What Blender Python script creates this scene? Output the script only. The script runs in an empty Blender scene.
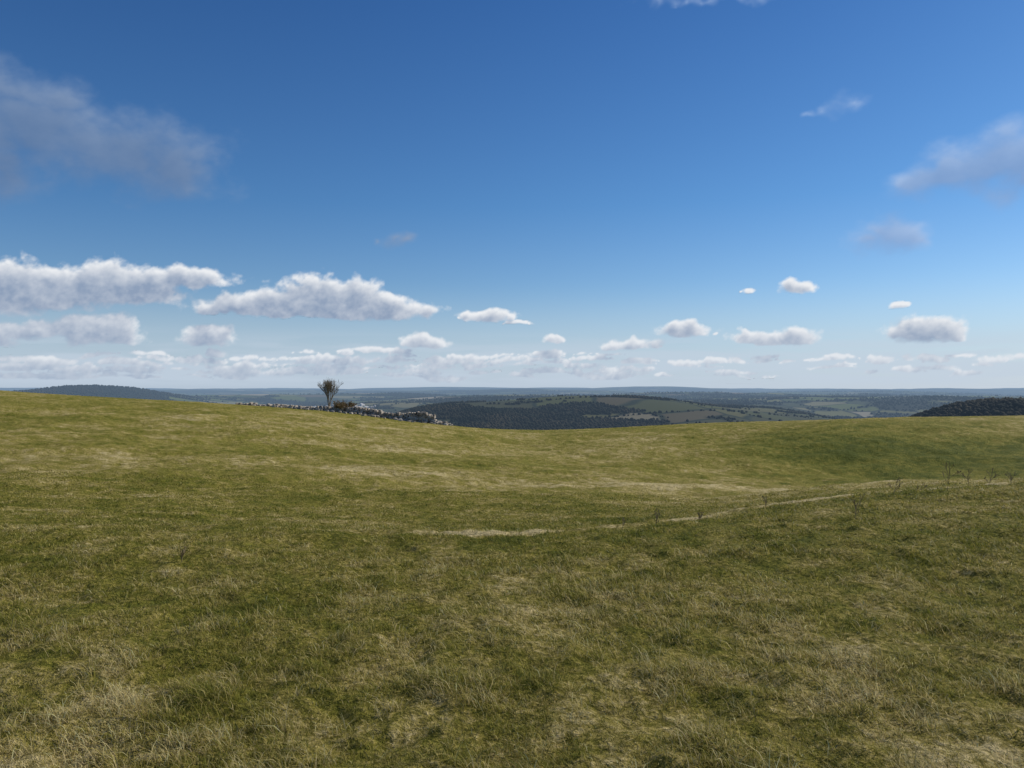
import bpy, math, numpy as np, bmesh
from mathutils import Vector
rng=np.random.default_rng(7)
F=796.0; HY=389.5; CAMZ=1.6
sc=bpy.context.scene
sc.view_settings.view_transform='Standard'; sc.view_settings.look='None'; sc.view_settings.exposure=0
SUN_EL=math.radians(34); SUN_AZ=math.radians(62)   # azimuth clockwise from +Y

# ---------------------------------------------------------------- noise
_perm=rng.random((512,512))
def vnoise(x,y):
    xi=np.floor(x).astype(int); yi=np.floor(y).astype(int)
    fx=x-xi; fy=y-yi
    fx=fx*fx*(3-2*fx); fy=fy*fy*(3-2*fy)
    a=_perm[xi%512,yi%512]; b=_perm[(xi+1)%512,yi%512]
    c=_perm[xi%512,(yi+1)%512]; d=_perm[(xi+1)%512,(yi+1)%512]
    return (a*(1-fx)+b*fx)*(1-fy)+(c*(1-fx)+d*fx)*fy
def fbm(x,y,o=4,g=0.5):
    s=0;a=1;t=0
    for i in range(o):
        ca,sa=math.cos(.7*i),math.sin(.7*i)
        s=s+a*vnoise((x*ca-y*sa)*2**i+17.3*i,(x*sa+y*ca)*2**i+9.1*i); t+=a; a*=g
    return s/t
def sstep(e0,e1,x):
    t=np.clip((x-e0)/(e1-e0),0,1); return t*t*(3-2*t)

# ---------------------------------------------------------------- near terrain heights
cols_px=np.array([-260,0,200,330,450,540,700,850,1024,1290],float)
rows_d=[1.0,3.4,6.0,10,14,20,30,45,65,90]
ytab={-260:[530,512,488,456,422,394,374],0:[530,516,493,461,431,407,390.5],200:[531,521,500,469,440,415,402],
330:[531,523,505,477,450,426,411.5],450:[531,523,508,483,461,438,425.5],540:[530,521,508,487,468,446,430],
700:[524,510,505,491,475,438,423.5],850:[515,495,492,486,476,424,419],1024:[507,482,481,480,473,422,416],
1290:[503,475,470,464,454,420,412]}
Z=[]
for c in cols_px:
    ys=ytab[int(c)]
    z=[-1.6,-1.6,-1.62]+[-(y-HY)/F*d for y,d in zip(ys,rows_d[3:])]
    z90=z[-1]
    z+=[z90*115/90-1.0,z90*150/90-4.5,z90*210/90-15,z90*330/90-45]
    Z.append(z)
Z=np.array(Z); rows=np.log(np.array(rows_d+[115,150,210,330],float))
ucol=(cols_px-512)/F
def crom(p0,p1,p2,p3,t):
    return 0.5*((2*p1)+(-p0+p2)*t+(2*p0-5*p1+4*p2-p3)*t*t+(-p0+3*p1-3*p2+p3)*t**3)
def table(u,ld):
    u=np.clip(u,ucol[0],ucol[-1]); ld=np.clip(ld,rows[0],rows[-1])
    i=np.clip(np.searchsorted(ucol,u,side='right')-1,0,len(ucol)-2); tu=(u-ucol[i])/(ucol[i+1]-ucol[i])
    j=np.clip(np.searchsorted(rows,ld,side='right')-1,0,len(rows)-2); td=(ld-rows[j])/(rows[j+1]-rows[j])
    nu=len(ucol)-1; nr=len(rows)-1
    def rowv(ii):
        ii=np.clip(ii,0,nu)
        return crom(Z[ii,np.clip(j-1,0,nr)],Z[ii,j],Z[ii,np.clip(j+1,0,nr)],Z[ii,np.clip(j+2,0,nr)],td)
    return crom(rowv(i-1),rowv(i),rowv(i+1),rowv(i+2),tu)
def hnear(x,y,detail=True):
    r=np.hypot(x,y)+1e-6; a=np.arctan2(x,y)
    ac=np.clip(a,-math.radians(44),math.radians(44))
    d=np.maximum(r*np.cos(ac),1.0)
    z=table(np.tan(ac),np.log(d))
    w=sstep(math.radians(55),math.radians(160),np.abs(a))
    zm=table(np.zeros_like(x)+0.1,np.log(np.maximum(r*0.8,1.0)))
    z=z*(1-w)+zm*w
    if detail:
        fade=np.clip(r/6,0.15,1)*(1-sstep(60,95,r)*0.8)
        z=z+(fbm(x*0.13+31,y*0.13+5,2)-0.5)*(0.16+.45*sstep(16,30,r))*fade
        z=z+(fbm(x*0.6+3,y*0.6+55,2)-0.5)*(0.10+.19*sstep(16,30,r))*np.clip(fade*1.3,0,1)
        n=fbm(x*3.1,y*3.1,3); z=z+(n-0.5)*0.10*(1-sstep(25,60,r)*0.3)
        n=vnoise(x*9,y*9); z=z+(n-0.5)*0.03
    return z+CAMZ

# dryness / greenness of the turf at a world position, bank shade painted in
def seg(x,y,x0,y0,x1,y1,w):
    L=math.hypot(x1-x0,y1-y0); dx,dy=(x1-x0)/L,(y1-y0)/L
    X=x-x0;Y=y-y0
    al=np.clip(X*dx+Y*dy,0,L); return np.hypot(X-al*dx,Y-al*dy)
def path(x,y,pts,w,wob=.7):
    xx=x+(fbm(x*.4+3,y*.4,2)-.5)*wob; yy=y+(fbm(x*.4+53,y*.4,2)-.5)*wob
    D=None
    for (a,b),(c,d) in zip(pts[:-1],pts[1:]):
        q=seg(xx,yy,a,b,c,d,w); D=q if D is None else np.minimum(D,q)
    return 1-sstep(w*.25,w,D)
TR=[(-.6,9.9),(1.1,10.3),(3.0,12.3),(6.0,13.8),(10,15.2),(15,17)]
def turf(x,y):
    s=.06+.88*(.20*fbm(x*.09+1,y*.09+2,2)+.28*fbm(x*.5+7,y*.5+4,3)+.52*fbm(x*2.6+5,y*2.6+8,4,.68))
    r=np.hypot(x,y); u=x/np.maximum(y,.5)
    brk=.5+.6*sstep(.35,.6,fbm(x*.9,y*.9+40,3))
    s=s+brk*(.30*path(x,y,TR,.48)-.08*path(x,y,[(a+.5,b-1.0) for a,b in TR],1.1)
      +.14*path(x,y,[(-12,10.0),(-5,10.4),(-.6,9.9)],.45)+.09*path(x,y,[(-40,60),(-20,62),(-8,70)],3)
      +.12*path(x,y,[(-7,33),(8,34),(22,38)],2.4)+.12*path(x,y,[(-16,16),(-8,15.5),(-2,14.3)],.7)+.08*path(x,y,[(-40,44),(-18,46),(0,52)],2.4))
    s=s+.02*sstep(9,12,r)
    s=s+.07*np.exp(-((r-32)/10)**2)*sstep(.02,.25,u)
    s=s-.19*np.exp(-((r-58)/10)**2)*sstep(.17,.42,u)  # right bank turned greener to paint in its shade
    s=s+.035*np.exp(-(r-2.5)/1.3)
    return s

# ---------------------------------------------------------------- far terrain heights
bd=np.log([150,300,600,1200,2000,3200,4800,7000,10000,13000,17000,26000.])
bz=np.array([-30,-62,-95,-112,-112,-104,-92,-64,-26,0,10,-60.])
hills=[(600,2400,-20,170,520,1.0),(450,2150,-34,75,420,.8),(740,2800,-42,90,500,.7),
       (95,4200,19,85,700,1.0),(30,3800,-8,80,600,.8),(250,5200,-14,120,700,.8),
       (1010,1050,-17.5,110,260,1.0),(1150,1200,-16,160,300,1.0),(850,4300,-34,150,500,.85),(530,4600,-20,120,450,.8),(690,5400,-16,110,450,.8),(390,5600,-18,100,450,.8),
       (500,7800,2,170,600,.85),(860,7200,-8,130,600,.85),(330,8600,8,120,700,.85),(655,10500,44,80,900,.95),(455,11500,40,120,900,.95),(560,12500,34,60,900,.9),(980,9500,0,130,800,.85)]
def hfar(x,y):
    r=np.hypot(x,y)
    z=np.interp(np.log(np.maximum(r,150)),bd,bz)
    z=z+(fbm(x/1900+11,y/1300+4,4)-0.5)*150*sstep(800,4500,r)*(1-sstep(8000,12500,r)*0.5)
    z=z+(fbm(x/420+71,y/420+24,3)-0.5)*26*sstep(600,2500,r)
    for px,d,top,hw,hd,k in hills:
        cx=(px-512)/F*d; sx=hw/F*d
        g=np.exp(-((np.abs((x-cx)/sx))**2.4)-((np.abs((y-d)/hd))**2.2))
        t=top+(fbm(x/500+5,y/500+9,3)-0.5)*14
        z=z*(1-g*k)+np.maximum(t,z)*g*k
    return z+CAMZ

# ---------------------------------------------------------------- mesh helpers
def mesh_from(name,co,faces,mat,smooth=True,loops=None,starts=None):
    me=bpy.data.meshes.new(name)
    me.vertices.add(len(co)); me.vertices.foreach_set('co',co.astype(np.float32).ravel())
    if faces is not None:
        n=faces.shape[1]; loops=faces.ravel(); starts=np.arange(len(faces))*n
    me.loops.add(len(loops)); me.loops.foreach_set('vertex_index',loops.astype(np.int32))
    me.polygons.add(len(starts)); me.polygons.foreach_set('loop_start',starts.astype(np.int32))
    me.update(calc_edges=True)
    me.polygons.foreach_set('use_smooth',np.full(len(me.polygons),smooth))
    me.materials.append(mat)
    ob=bpy.data.objects.new(name,me); sc.collection.objects.link(ob)
    return ob
def fattr(ob,name,val):
    a=ob.data.attributes.new(name,'FLOAT','POINT'); a.data.foreach_set('value',val.astype(np.float32))
def cattr(ob,name,rgb):
    a=ob.data.attributes.new(name,'FLOAT_COLOR','POINT'); c=np.ones((len(rgb),4),np.float32); c[:,:3]=rgb; a.data.foreach_set('color',c.ravel())
def polar(name,radii,front,nf,nb,hf,mat,fill):
    f=np.radians(np.linspace(-front,front,nf)); b=np.radians(np.linspace(front,360-front,nb+2)[1:-1])
    ang=np.concatenate([f,b]); n=len(ang)
    R,A=np.meshgrid(radii,ang,indexing='ij')
    x=(R*np.sin(A)).ravel(); y=(R*np.cos(A)).ravel()
    z=hf(x,y)
    co=np.stack([x,y,z],1)
    i=np.arange(len(radii)-1)[:,None]; j=np.arange(n)[None,:]; j2=(j+1)%n
    q=np.stack([i*n+j,i*n+j2,(i+1)*n+j2,(i+1)*n+j],-1).reshape(-1,4)[:,::-1]
    if fill:
        co=np.vstack([co,[[0,0,float(np.mean(z[:n]))]]]); c=len(co)-1
        k=np.arange(0,n); tri=np.stack([np.full(n,c),(k+1)%n,k],1)
        loops=np.concatenate([q.ravel(),tri.ravel()])
        starts=np.concatenate([np.arange(len(q))*4,len(q)*4+np.arange(n)*3])
        return mesh_from(name,co,None,mat,True,loops,starts),co
    return mesh_from(name,co,q,mat),co

# ---------------------------------------------------------------- node helpers
class N:
    def __init__(s,nt): s.nt=nt
    def new(s,t,**k):
        n=s.nt.nodes.new(t)
        for a,b in k.items(): setattr(n,a,b)
        return n
    def put(s,sock,v):
        if isinstance(v,bpy.types.NodeSocket): s.nt.links.new(v,sock)
        elif v is not None: sock.default_value=v
    def m(s,op,a,b=None,c=None,clamp=False):
        n=s.new('ShaderNodeMath',operation=op,use_clamp=clamp)
        s.put(n.inputs[0],a); s.put(n.inputs[1],b); s.put(n.inputs[2],c); return n.outputs[0]
    def v(s,op,a,b=None,c=None):
        n=s.new('ShaderNodeVectorMath',operation=op)
        s.put(n.inputs[0],a); s.put(n.inputs[1],b); s.put(n.inputs[2],c)
        return n.outputs['Value'] if op in('LENGTH','DOT_PRODUCT') else n.outputs[0]
    def noise(s,vec,scale,detail=4,rough=.5,dist=0,col=False):
        n=s.new('ShaderNodeTexNoise'); s.put(n.inputs['Vector'],vec)
        n.inputs['Scale'].default_value=scale; n.inputs['Detail'].default_value=detail
        n.inputs['Roughness'].default_value=rough; n.inputs['Distortion'].default_value=dist
        return n.outputs['Color'] if col else n.outputs['Fac']
    def mix(s,f,a,b,blend='MIX'):
        n=s.new('ShaderNodeMix',data_type='RGBA',blend_type=blend)
        s.put(n.inputs[0],f)
        s.put(n.inputs[6],a if isinstance(a,bpy.types.NodeSocket) else (*a,1))
        s.put(n.inputs[7],b if isinstance(b,bpy.types.NodeSocket) else (*b,1)); return n.outputs[2]
    def mr(s,v,a,b,c=0,d=1,smooth=False):
        n=s.new('ShaderNodeMapRange'); n.clamp=True
        if smooth: n.interpolation_type='SMOOTHSTEP'
        s.put(n.inputs[0],v)
        for i,q in enumerate((a,b,c,d)): s.put(n.inputs[i+1],q)
        return n.outputs[0]
    def scale(n,col,f):
        v=n.new('ShaderNodeVectorMath',operation='SCALE'); n.put(v.inputs[0],col); n.put(v.inputs['Scale'],f); return v.outputs[0]
    def attr(s,name,o='Fac'): return s.new('ShaderNodeAttribute',attribute_name=name).outputs[o]
def newmat(name):
    m=bpy.data.materials.new(name); m.use_nodes=True; m.node_tree.nodes.clear(); return m,N(m.node_tree)
def principled(n,col,rough=.8,normal=None,spec=.2):
    p=n.new('ShaderNodeBsdfPrincipled'); n.put(p.inputs['Base Color'],col if isinstance(col,bpy.types.NodeSocket) else (*col,1))
    n.put(p.inputs['Roughness'],rough); p.inputs['Specular IOR Level'].default_value=spec
    if normal: n.put(p.inputs['Normal'],normal)
    return p.outputs[0]
def out(n,sh):
    o=n.new('ShaderNodeOutputMaterial'); n.put(o.inputs[0],sh)

RAMP=[(.26,(.090,.108,.014)),(.38,(.165,.168,.024)),(.50,(.250,.222,.040)),(.60,(.35,.285,.080)),(.78,(.64,.52,.26))]
RP=np.array([r[0] for r in RAMP]); RC=np.array([r[1] for r in RAMP])

mg,n=newmat('pasture_ground'); geo=n.new('ShaderNodeNewGeometry'); P=geo.outputs['Position']
P2=n.v('MULTIPLY',P,(1,1,0))
nf=n.noise(P2,17,5,.72); nm=n.noise(P2,3.5,3,.6)
f=n.m('ADD',n.attr('turf'),n.m('ADD',n.m('MULTIPLY',n.m('SUBTRACT',nf,.5),.80),n.m('MULTIPLY',n.m('SUBTRACT',nm,.5),.34)))
cr=n.new('ShaderNodeValToRGB'); n.put(cr.inputs[0],f); e=cr.color_ramp.elements
e[0].position=RAMP[0][0]; e[0].color=(*RAMP[0][1],1); e[1].position=RAMP[-1][0]; e[1].color=(*RAMP[-1][1],1)
for p,c in RAMP[1:-1]: q=e.new(p); q.color=(*c,1)
col=n.scale(cr.outputs[0],n.mr(nf,.32,.58,.48,1.08))  # cavity shade painted in: low spots of the bump get darker colour
bmp=n.new('ShaderNodeBump'); bmp.inputs['Strength'].default_value=1; bmp.inputs['Distance'].default_value=.11
n.put(bmp.inputs['Height'],n.m('ADD',nf,n.m('MULTIPLY',nm,1.4)))
out(n,principled(n,col,.9,bmp.outputs[0],.05))

mb,n=newmat('grass_blades'); col=n.attr('col','Color')
d1=principled(n,col,.6,None,.12); tr=n.new('ShaderNodeBsdfTranslucent'); n.put(tr.inputs[0],col)
ms=n.new('ShaderNodeMixShader'); ms.inputs[0].default_value=.40; n.put(ms.inputs[1],d1); n.put(ms.inputs[2],tr.outputs[0]); out(n,ms.outputs[0])

# aerial haze painted onto surfaces as a glow, by real distance from the hill
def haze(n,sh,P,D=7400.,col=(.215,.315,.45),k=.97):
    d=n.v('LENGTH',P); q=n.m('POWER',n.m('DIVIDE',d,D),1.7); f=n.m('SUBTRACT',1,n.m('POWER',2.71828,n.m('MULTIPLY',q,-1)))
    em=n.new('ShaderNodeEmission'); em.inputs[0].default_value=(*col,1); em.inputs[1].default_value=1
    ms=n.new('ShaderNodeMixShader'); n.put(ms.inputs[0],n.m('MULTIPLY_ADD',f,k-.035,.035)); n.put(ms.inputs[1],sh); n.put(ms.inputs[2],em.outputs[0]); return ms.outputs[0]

mf,n=newmat('distant_farmland'); geo=n.new('ShaderNodeNewGeometry'); P=geo.outputs['Position']
wp=n.v('ADD',n.v('MULTIPLY',P,(1,.75,0)),n.v('MULTIPLY',n.noise(P,.003,2,col=True),(160,160,0)))
vo=n.new('ShaderNodeTexVoronoi',feature='F1'); n.put(vo.inputs['Vector'],wp); vo.inputs['Scale'].default_value=1/190
ve=n.new('ShaderNodeTexVoronoi',feature='DISTANCE_TO_EDGE'); n.put(ve.inputs['Vector'],wp); ve.inputs['Scale'].default_value=1/190
sp=n.new('ShaderNodeSeparateColor'); n.put(sp.inputs[0],vo.outputs['Color'])
cr=n.new('ShaderNodeValToRGB'); n.put(cr.inputs[0],sp.outputs[0]); cr.color_ramp.interpolation='CONSTANT'
cs=[(0,(.05,.06,.025)),(.16,(.11,.13,.035)),(.36,(.075,.095,.03)),(.5,(.16,.155,.055)),(.66,(.13,.10,.06)),(.78,(.20,.18,.09)),(.93,(.34,.29,.20))]
e=cr.color_ramp.elements; e[0].position=0; e[0].color=(*cs[0][1],1); e[1].position=cs[-1][0]; e[1].color=(*cs[-1][1],1)
for p,c in cs[1:-1]: q=e.new(p); q.color=(*c,1)
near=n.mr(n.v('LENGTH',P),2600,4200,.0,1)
fc=n.mix(near,n.mix(.6,cr.outputs[0],(.052,.048,.022)),cr.outputs[0])  # closer fields darkened in colour to stand for cloud shadow
col=n.mix(n.mr(ve.outputs['Distance'],.015,.05,1,0),fc,(.02,.028,.015))
col=n.mix(n.attr('wood'),col,(.015,.020,.012))
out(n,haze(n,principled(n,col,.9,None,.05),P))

mt,n=newmat('distant_woodland'); geo=n.new('ShaderNodeNewGeometry'); P=geo.outputs['Position']
col=n.mix(n.mr(n.noise(P,.012,3),.35,.65),(.010,.015,.009),(.046,.038,.022))
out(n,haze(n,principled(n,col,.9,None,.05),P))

# ---------------------------------------------------------------- build ground
def reg(px,d,cx,dd,hw,hd): return np.exp(-((px-cx)/hw)**2-((d-dd)/hd)**2)
def woodmask(x,y):
    d=np.maximum(y,1); px=512+x/d*F
    m=.55*fbm(x/620+3,y/330+8,4)+.45*fbm(x/190+33,y/110+8,3)
    th=.535-.10*reg(px,d,480,1750,110,270)-.12*reg(px,d,620,1700,160,260)-.45*reg(px,d,1020,1000,190,330)-.3*reg(px,d,95,4100,90,700)+.2*reg(px,d,280,3300,100,500)+.05*reg(px,d,600,2350,150,200)-.03*sstep(3000,4500,d)
    return m-th
ob,co=polar('grass_field_ground',np.concatenate([np.geomspace(.4,3,40)[:-1],np.geomspace(3,130,620),np.geomspace(130,330,30)[1:]]),46,900,90,hnear,mg,True)
fattr(ob,'turf',turf(co[:,0],co[:,1]))
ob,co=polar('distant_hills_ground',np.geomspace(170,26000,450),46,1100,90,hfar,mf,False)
fattr(ob,'wood',sstep(-.012,.012,woodmask(co[:,0],co[:,1])))

# ---------------------------------------------------------------- grass blades
def blades(name,parts,mat):
    CO=[];LP=[];ST=[];CL=[];base=0;lb=0
    for (N_,d0,d1,hmin,hmax,wk,straw,tussock) in parts:
        d=np.exp(rng.uniform(math.log(d0),math.log(d1),N_)); u=rng.uniform(-.80,.80,N_)
        x=u*d; y=d.copy()
        dens=fbm(x*2.3+9,y*2.3+2,3); tus=sstep(.50,.64,.5*fbm(x*2.2+77,y*2.2+13,3)+.5*fbm(x*6,y*6,2))
        if tussock: keep=rng.random(N_)<tus*(.20+.80*np.exp(-(d-2.2)/1.6))
        else: keep=rng.random(N_)<np.clip(0.35+1.9*(dens-.33),.15,1)
        keep&=(path(x,y,TR,.48)<.3)|(rng.random(N_)<.25)     # worn track keeps few standing blades
        x=x[keep];y=y[keep];d=d[keep];dens=dens[keep];tus=tus[keep]; M=len(x)
        z=hnear(x,y)
        gt=sstep(.57,.69,fbm(x*4+11,y*4+91,2))   # greener tufts
        h=rng.uniform(hmin,hmax,M)*(0.6+0.7*dens+(.5 if not tussock else .3)*tus+.5*gt)*rng.choice([1,1,1,1.4],M)
        w=np.maximum(.0016,wk*d)*rng.uniform(.6,1.3,M)
        th=rng.uniform(0,2*math.pi,M); lean=rng.uniform(.3,1.9,M)*h; la=rng.normal(2.6,1.6,M)
        dx=np.cos(th)*w; dy=np.sin(th)*w; lx=np.cos(la)*lean; ly=np.sin(la)*lean; o=0*x
        B=np.stack([x,y,z-.006],1)
        v0=B+np.stack([-dx,-dy,o],1); v1=B+np.stack([dx,dy,o],1)
        mid=B+np.stack([lx*.38,ly*.38,h*.65],1)
        v2=mid+np.stack([dx*.75,dy*.75,o],1); v3=mid-np.stack([dx*.75,dy*.75,o],1)
        v4=B+np.stack([lx,ly,h*.9],1)
        co=np.stack([v0,v1,v2,v3,v4],1).reshape(-1,3)
        b=np.arange(M)[:,None]*5+base
        LP.append(np.concatenate([b+[0,1,2,3],b+[3,2,4]],1).ravel())
        ST.append((np.arange(M)[:,None]*7+[0,4]).ravel()+lb); base+=M*5; lb+=M*7
        t=turf(x,y)+rng.normal(0,.12,M)+straw-.07*gt
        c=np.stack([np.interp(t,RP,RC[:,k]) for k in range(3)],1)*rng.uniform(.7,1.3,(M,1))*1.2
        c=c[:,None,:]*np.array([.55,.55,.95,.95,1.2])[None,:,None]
        CO.append(co); CL.append(c.reshape(-1,3))
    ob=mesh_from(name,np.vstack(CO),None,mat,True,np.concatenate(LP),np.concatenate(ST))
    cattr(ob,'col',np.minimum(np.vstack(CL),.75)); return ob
blades('pasture_grass',[(620000,2.2,26,.012,.032,.00038,.0,False),(200000,2.2,8,.030,.062,.00034,.14,True)],mb)

# ---------------------------------------------------------------- distant trees (one mesh) 
bm=bmesh.new(); bmesh.ops.create_icosphere(bm,subdivisions=1,radius=1)
iv=np.array([v.co[:] for v in bm.verts]); ifc=np.array([[v.index for v in f.verts] for f in bm.faces]); bm.free()
def blobs(x,y,s,mat,name):
    M=len(x); z=hfar(x,y)
    co=iv[None]*s[:,None,None]*rng.uniform(.7,1.3,(M,len(iv),1))+np.stack([x,y,z+s*.5],1)[:,None,:]
    f=(ifc[None]+np.arange(M)[:,None,None]*len(iv)).reshape(-1,3)
    return mesh_from(name,co.reshape(-1,3),f,mat,True)
K=260000
d=np.exp(rng.uniform(math.log(850),math.log(7500),K)); u=rng.uniform(-.85,.85,K); x=u*d; y=d
keep=woodmask(x,y)>0
keep&=(d<3200)|(rng.random(K)<.5)
ln=np.minimum(np.abs((x*.8+y*.6+60*np.sin(y/300))%330-165),np.abs((x*-.5+y*.86+50*np.sin(x/270))%290-145))
keep|=(ln<4)&(rng.random(K)<.6)&(d<4500)
x=x[keep];y=y[keep];d=d[keep]
s=rng.uniform(2.0,4.8,len(x))*np.clip(d/2600,.85,1.5)**.5
blobs(x,y,s,mt,'distant_woodland_trees')

# ---------------------------------------------------------------- distant village (one mesh)
mv,n=newmat('village_buildings'); geo=n.new('ShaderNodeNewGeometry'); P=geo.outputs['Position']
col=n.mix(n.mr(n.noise(P,.03,1),.4,.6),(.22,.19,.17),(.65,.62,.58))
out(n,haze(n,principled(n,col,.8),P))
V=[];hp=np.array([[-1,-1,0],[1,-1,0],[1,1,0],[-1,1,0],[-1,-1,1],[1,-1,1],[1,1,1],[-1,1,1],[-1,0,1.6],[1,0,1.6]],float)
L=[];S=[];pos=0
for i in range(300):
    pxx=[rng.normal(215,16),rng.normal(300,32),rng.normal(345,14)][i%3]; dd=rng.normal(3300,240)
    xx=(pxx-512)/F*dd; zz=float(hfar(np.array([xx]),np.array([dd]))[0]); a=rng.uniform(0,3.14); w,l,h=rng.uniform(4,6),rng.uniform(5,11),rng.uniform(5,7)
    R=np.array([[math.cos(a),math.sin(a),0],[-math.sin(a),math.cos(a),0],[0,0,1]])
    V.append((hp*[l,w,h])@R+[xx,dd,zz-.5])
    for f in ([0,1,5,4],[2,3,7,6],[4,5,9,8],[6,7,8,9],[1,2,6,9,5],[3,0,4,8,7]):
        L+= [k+i*10 for k in f]; S.append(pos); pos+=len(f)
mesh_from('distant_village',np.vstack(V),None,mv,False,np.array(L),np.array(S))

# ---------------------------------------------------------------- dry stone wall
mw,n=newmat('limestone'); geo=n.new('ShaderNodeNewGeometry'); P=geo.outputs['Position']
col=n.mix(n.mr(n.noise(P,2.2,4,.7),.38,.62),(.18,.15,.115),(.54,.48,.40)); out(n,principled(n,col,.9))
bm=bmesh.new(); bmesh.ops.create_cube(bm,size=1); bmesh.ops.bevel(bm,geom=bm.edges[:],offset=.14,segments=1,affect='EDGES')
sv=np.array([v.co[:] for v in bm.verts]); sf=[[v.index for v in f.verts] for f in bm.faces]; bm.free()
V=[];L=[];S=[];pos=0;k=0
pa=np.array([(238-512)/F*94,94.]); pb=np.array([(450-512)/F*86,86.]); Lw=np.linalg.norm(pb-pa); dr=(pb-pa)/Lw; nr=np.array([-dr[1],dr[0]])
t=0
while t<Lw:
    f=t/Lw
    hgt=.86+.14*math.sin(t*.9)+.6*(vnoise(np.array([t*.33]),np.array([3.]))[0]-.5)
    if f<.15: hgt*=.35
    elif f<.5: hgt*=.62
    if f>.93: hgt*=.6
    nl=max(1,int(hgt/.16))
    for lay in range(nl):
        for side in(-1,1):
            o=side*.2*(1-.4*lay/nl)+rng.normal(0,.05)
            p=pa+dr*(t+rng.uniform(-.12,.12))+nr*o
            zz=hnear(np.array([p[0]]),np.array([p[1]]))[0]
            sz=np.array([rng.uniform(.22,.5),rng.uniform(.2,.36),rng.uniform(.12,.22)])
            if lay==nl-1: sz=np.array([rng.uniform(.12,.25),.4,rng.uniform(.22,.4)])
            a=rng.normal(0,.3)+math.atan2(dr[1],dr[0]); R=np.array([[math.cos(a),math.sin(a),0],[-math.sin(a),math.cos(a),0],[0,0,1]])
            V.append((sv*rng.uniform(.85,1.15,sv.shape)*sz)@R+[p[0],p[1],zz+.05+lay*.16])
            for ff in sf: L+=[q+k*len(sv) for q in ff]; S.append(pos); pos+=len(ff)
            k+=1
    t+=.3
for i in range(340):
    t=Lw*rng.uniform(.1,1); p=pa+dr*t+nr*rng.normal(-.4,.9); zz=hnear(np.array([p[0]]),np.array([p[1]]))[0]; s_=rng.uniform(.1,.38)
    V.append((sv*rng.uniform(.8,1.2,sv.shape)*[s_,s_*.8,s_*.7])+[p[0],p[1],zz+s_*.2])
    for ff in sf: L+=[q+k*len(sv) for q in ff]; S.append(pos); pos+=len(ff)
    k+=1
mesh_from('dry_stone_wall',np.vstack(V),None,mw,False,np.array(L),np.array(S))

# ---------------------------------------------------------------- bare trees
def tubes(name,segs,mat,sides=5):
    V=[];Q=[];k=0
    for p0,p1,r0,r1 in segs:
        ax=(p1-p0)
        if ax.length<1e-5: continue
        ax.normalize(); s=ax.orthogonal().normalized(); t=ax.cross(s)
        for p,r in((p0,r0),(p1,r1)):
            for i in range(sides):
                a=2*math.pi*i/sides; V.append((p+s*math.cos(a)*r+t*math.sin(a)*r)[:])
        for i in range(sides): j=(i+1)%sides; Q.append([k+i,k+j,k+sides+j,k+sides+i])
        k+=2*sides
    return mesh_from(name,np.array(V),np.array(Q),mat,True)
def grow(p,dirv,length,r,lvl,maxl,segs,spread,up,rr,tips):
    nseg=3; q=p.copy(); dv=dirv.copy()
    for i in range(nseg):
        dv=(dv+Vector((rr.normal(0,.13),rr.normal(0,.13),rr.normal(0,.08)+up*.07))).normalized()
        q2=q+dv*(length/nseg); ra=r*(1-.28*i/nseg); rb=r*(1-.28*(i+1)/nseg); segs.append((q.copy(),q2.copy(),ra,rb)); q=q2
        if lvl>=1 and lvl<maxl and rr.random()<.7:
            nd=(dv+Vector((rr.normal(0,spread),rr.normal(0,spread),rr.normal(0,spread*.5)))).normalized()
            grow(q,nd,length*.62,rb*.55,lvl+1,maxl,segs,spread,up,rr,tips)
    if lvl<maxl:
        for i in range(int(rr.integers(2,4))):
            nd=(dv+Vector((rr.normal(0,spread),rr.normal(0,spread),rr.normal(0,spread*.5)+up*.1))).normalized()
            grow(q,nd,length*rr.uniform(.65,.85),r*.62,lvl+1,maxl,segs,spread,up,rr,tips)
    else: tips.append(q)
mk,n=newmat('bark'); geo=n.new('ShaderNodeNewGeometry'); col=n.mix(n.noise(geo.outputs['Position'],6,3),(.14,.12,.085),(.29,.245,.18)); out(n,principled(n,col,.9))
mk2,n=newmat('hawthorn_twigs'); geo=n.new('ShaderNodeNewGeometry'); col=n.mix(n.noise(geo.outputs['Position'],3,3),(.17,.12,.06),(.34,.24,.11)); out(n,principled(n,col,.9))
def tree(name,px,d,seed,L0,r0,maxl,spread,up,mat,stems=1,minr=.012,lean=.12,sp0=.12):
    rr=np.random.default_rng(seed); x=(px-512)/F*d; z=float(hnear(np.array([x]),np.array([float(d)]))[0])
    segs=[];tips=[]
    for s in range(stems):
        b=Vector((x+rr.normal(0,sp0*(stems>1)),d+rr.normal(0,sp0*(stems>1)),z-.1))
        dv=Vector((rr.normal(0,lean),rr.normal(0,lean),1)).normalized()
        grow(b,dv,L0*rr.uniform(.85,1.1),r0,0,maxl,segs,spread,up,rr,tips)
    segs=[(a,b,max(c,minr),max(e,minr)) for a,b,c,e in segs]
    return tubes(name,segs,mat,4)
tree('bare_hawthorn_tree',329.5,91,23,1.30,.08,4,.36,1.4,mk,4,.008,.15)
tree('hawthorn_bush',344,90,8,.48,.03,4,.7,.9,mk2,14,.011,.45,.42)

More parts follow.
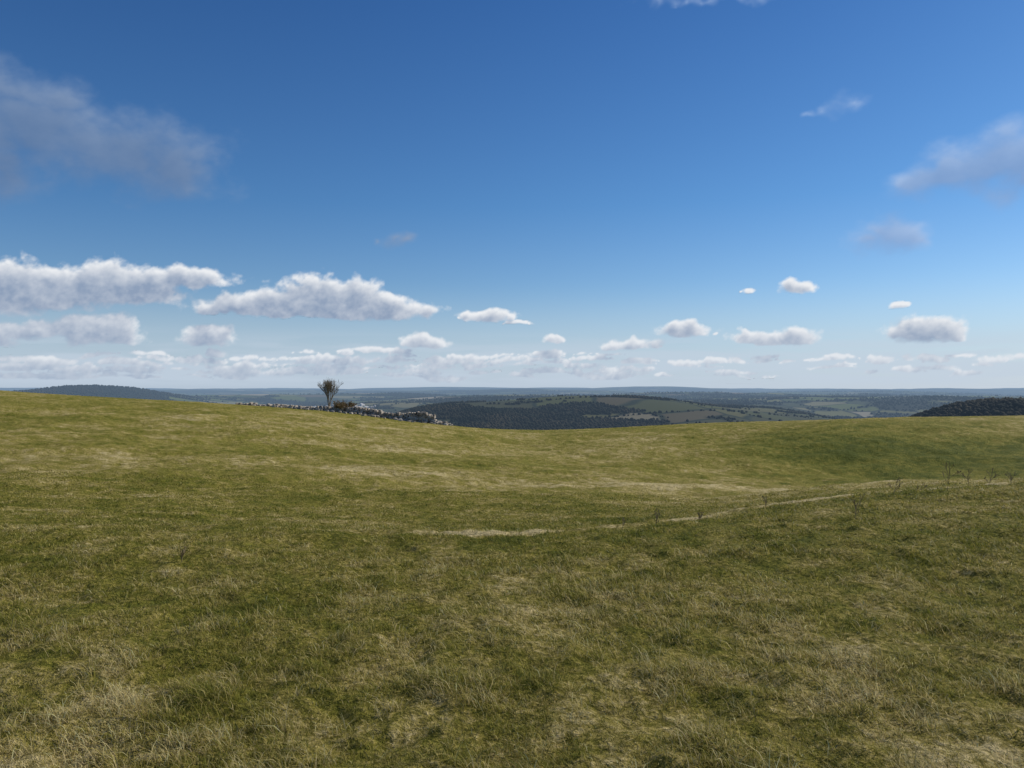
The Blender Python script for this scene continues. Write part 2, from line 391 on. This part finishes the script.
# ---------------------------------------------------------------- dead thistle stalks
md,n=newmat('dry_stalk'); out(n,principled(n,(.24,.185,.10),.9))
def weed(px,py_d,hh,seed):
    rr=np.random.default_rng(seed); d=float(py_d); x=(px-512)/F*d; z=float(hnear(np.array([x]),np.array([d]))[0]); segs=[];tips=[]
    grow(Vector((x,d,z-.02)),Vector((rr.normal(0,.1),rr.normal(0,.1),1)).normalized(),hh*.5,.004,1,3,segs,.45,1.0,rr,tips)
    segs=[(a,b,max(c,.0024),max(e,.0024)) for a,b,c,e in segs]
    for q in tips:
        if rr.random()<.4: segs.append((q,q+Vector((0,0,.015)),.006,.006))
    return tubes('dead_thistle_stalk',segs,md,4)
for i,(px,dd,hh) in enumerate([(855,9.6,.30),(947,11.8,.38),(988,13.2,.30),(655,10.2,.2),(622,10.0,.14),(765,12.2,.17),(893,12,.24),(700,11,.14),(915,13,.22),(182,7.6,.14),(1010,13.5,.22),(968,13,.26)]):
    weed(px,dd,hh,100+i)

# ---------------------------------------------------------------- clouds (glowing shell patches 28 km away, light and shade painted in)
step=1.0
gx=np.arange(-640,640+step,step); gy=np.arange(3,440,step)
X,Y=np.meshgrid(gx,gy)
def ae(px,py):
    a=math.atan((px-512)/F); return a*F, math.atan((HY-py)/F*math.cos(a))*F
wx=(fbm(X/34,Y/26+50,4)-.5); wy=(fbm(X/34+90,Y/26,4)-.5)
def field(clouds,wamp,rnd,basek,core,lumps):
    Xw=X+wx*wamp; Yw=Y+wy*wamp*.7; E=np.zeros_like(X)
    for (px,py,hw,ht,op) in clouds:
        cx,cb=ae(px,py); npf=max(4,int(hw/ht*lumps))
        sel=(np.abs(X-cx)<hw*1.7+30)&(np.abs(Y-cb-ht*.5)<ht*1.6+30)
        xs=Xw[sel];ys=Yw[sel]
        yy=(ys-(cb+ht*.30)); d_=core*(1-np.sqrt(((xs-cx)/(hw*1.05))**2+(yy/(ht*.48))**2))*7
        for i in range(npf):
            t=rnd.uniform(-.95,.95); pr=math.sqrt(max(0.08,1-t*t)); r=ht*.5*pr*rnd.uniform(.5,1.05)
            c_x=cx+t*(hw-r*.5); c_y=cb+r*.6+rnd.uniform(0,.30)*ht*pr
            q=1-np.sqrt(((xs-c_x)/(r*1.35))**2+((ys-c_y)/r)**2)
            d_=np.logaddexp(d_,q*7)
        d_=d_/7-np.maximum(0,cb-ys)*basek/ht
        E[sel]=np.maximum(E[sel],(np.clip(d_+.55,0,None))*op)
    return E
rc=np.random.default_rng(21)
A=[(20,307,75,52,1),(105,302,66,40,1),(185,286,46,24,1),(328,315,54,52,1),(245,314,54,24,1),(385,320,50,28,1),(310,318,105,14,1),
   (36,338,36,20,.95),(98,343,38,30,1),(-15,345,30,16,1),(210,346,24,22,.95),(424,347,22,18,.95),(375,354,45,8,.8),(483,321,32,15,.9),(515,326,18,6,.75),(552,344,13,9,.85),
   (630,349,34,14,.95),(685,337,30,18,.9),(765,343,38,15,.97),(799,341,20,20,1),(928,340,34,32,1),(797,292,16,16,.9),(880,363,13,13,.9),
   (752,294,9,9,.75),(900,306,10,9,.75)]
for i in range(230):
    p=rc.uniform(-60,1080) if i%3==0 else rc.uniform(10,640); A.append((p,rc.uniform(356,380),rc.uniform(7,26),rc.uniform(4,8.5),rc.uniform(.60,.86)))
B=[(90,176,110,78,1.0),(15,110,55,52,.85),(-30,185,60,70,.95),(970,190,60,44,1.05),(1015,184,70,62,1.1),(885,250,34,38,.92),(832,110,28,30,.60),
   (720,2,80,16,.53),(390,245,22,22,.82)]
det=fbm(X/11+5,Y/9,5,.6)-.5; big=fbm(X/40+5,Y/22+9,4)-.5; fineN=fbm(X/4.5,Y/4.5+3,3)-.5
EA=field(A,17,rc,1.5,.9,4.0); densA=np.where(EA>0,EA-.46+det*.70+big*.25+fineN*.14,-1)
EB=field(B,40,rc,.15,.8,3); det2=fbm(X/26+15,Y/18+4,5,.58)-.5; densB=np.where(EB>0,EB-.47+det2*.70+big*.20,-1)
aA=sstep(0.0,.42,densA); aB=sstep(-.10,.90,densB)*.84
def light(dn,steps,sx,sy,k):  # sunlit tops and shaded bases worked into the cloud colour
    acc=np.zeros_like(dn); dd=np.clip(dn,0,1)
    for i in range(1,steps+1):
        ox=int(round(i*sx)); oy=int(round(i*sy)); sh=np.roll(np.roll(dd,-oy,0),-ox,1); acc+=sh
    return np.exp(-acc*k)
lA=light(densA+.02,12,.7,1.5,.40); lB=light(densB+.05,12,1.3,2.4,.20)
lA=np.clip(lA*1.05+det*.6+fineN*.25+.10,0,1)[...,None]; lB=np.clip(lB*.9+det2*.35,0,1)[...,None]
far=np.clip(1-Y/70,0,1)[...,None]
cA=np.array([.27,.35,.49])*(1-lA)+np.array([.84,.86,.89])*lA
cA=cA*(1-.45*far)+np.array([.50,.59,.70])*.45*far
cB=np.array([.12,.20,.36])*(1-lB)+np.array([.28,.37,.53])*lB
bright=sstep(0,200,X)[...,None]; cB=cB*(1+.55*bright)
al=aA+aB*(1-aA); colr=(cA*aA[...,None]+cB*(aB*(1-aA))[...,None])/np.maximum(al,1e-4)[...,None]
st=sstep(.32,.62,fbm(X/80+2,Y/7+30,4))*sstep(0,10,Y)*(1-sstep(26,62,Y))*.6
colr=(colr*al[...,None]+np.array([.54,.63,.74])*(st*(1-al))[...,None])/np.maximum(al+st*(1-al),1e-4)[...,None]
al=al+st*(1-al)
azr=X/F; elr=Y/F; Rr=28000.
co=np.stack([Rr*np.sin(azr)*np.cos(elr),Rr*np.cos(azr)*np.cos(elr),Rr*np.sin(elr)+CAMZ],-1).reshape(-1,3)
ny_,nx_=X.shape; idx=np.arange(nx_*ny_).reshape(ny_,nx_)
q=np.stack([idx[:-1,:-1],idx[:-1,1:],idx[1:,1:],idx[1:,:-1]],-1).reshape(-1,4)
alf=al.ravel(); q=q[alf[q].max(1)>.004]
used=np.unique(q); mp=np.full(nx_*ny_,-1); mp[used]=np.arange(len(used))
mc,n=newmat('cloud_painted_sheet')
em=n.new('ShaderNodeEmission'); n.put(em.inputs[0],n.attr('col','Color')); em.inputs[1].default_value=1
tp=n.new('ShaderNodeBsdfTransparent'); ms=n.new('ShaderNodeMixShader'); n.put(ms.inputs[0],n.attr('alpha')); n.put(ms.inputs[1],tp.outputs[0]); n.put(ms.inputs[2],em.outputs[0]); out(n,ms.outputs[0])
mc.cycles.emission_sampling='NONE'
ob=mesh_from('sky_clouds',co[used],mp[q],mc,True); fattr(ob,'alpha',alf[used]); cattr(ob,'col',colr.reshape(-1,3)[used])

# ---------------------------------------------------------------- sky
w=bpy.data.worlds.new('World'); sc.world=w; w.use_nodes=True; w.node_tree.nodes.clear(); n=N(w.node_tree)
sky=n.new('ShaderNodeTexSky',sky_type='NISHITA'); sky.sun_disc=False; sky.sun_elevation=SUN_EL; sky.sun_rotation=SUN_AZ
sky.altitude=300; sky.air_density=1.0; sky.dust_density=.4; sky.ozone_density=2.0
tc=n.new('ShaderNodeTexCoord'); sx=n.new('ShaderNodeSeparateXYZ'); n.put(sx.inputs[0],tc.outputs['Generated'])
el=n.m('MULTIPLY',n.m('ARCSINE',sx.outputs[2]),F)
cr=n.new('ShaderNodeValToRGB'); n.put(cr.inputs[0],n.mr(el,0,400)); e=cr.color_ramp.elements
cs=[(0,(.86,.94,1.10)),(.12,(.68,.82,1.0)),(.45,(.39,.68,.96)),(1,(.24,.52,.87))]
e[0].position=0;e[0].color=(*cs[0][1],1);e[1].position=1;e[1].color=(*cs[-1][1],1)
for p,c in cs[1:-1]: k_=e.new(p); k_.color=(*c,1)
S=n.v('MULTIPLY',sky.outputs[0],cr.outputs[0])
c0=n.mix(n.mr(el,0,110,.80,0,True),S,(4.7,5.8,7.3))
bg=n.new('ShaderNodeBackground'); n.put(bg.inputs[0],c0); bg.inputs[1].default_value=.1
o=n.new('ShaderNodeOutputWorld'); n.put(o.inputs[0],bg.outputs[0])

# ---------------------------------------------------------------- sun + camera
l=bpy.data.lights.new('sun','SUN'); l.energy=4.5; l.angle=math.radians(.5); l.color=(1,.94,.84)
so=bpy.data.objects.new('sun',l); sc.collection.objects.link(so)
dv=Vector((math.sin(SUN_AZ)*math.cos(SUN_EL),math.cos(SUN_AZ)*math.cos(SUN_EL),math.sin(SUN_EL)))
so.rotation_euler=dv.to_track_quat('Z','Y').to_euler()
cam=bpy.data.cameras.new('camera'); co=bpy.data.objects.new('camera',cam); sc.collection.objects.link(co); sc.camera=co
cam.sensor_width=36; cam.lens=36*F/1024; cam.clip_end=60000; cam.clip_start=.05
co.location=(0,0,CAMZ); co.rotation_euler=(math.radians(90)+math.atan((HY-384)/F),0,0)
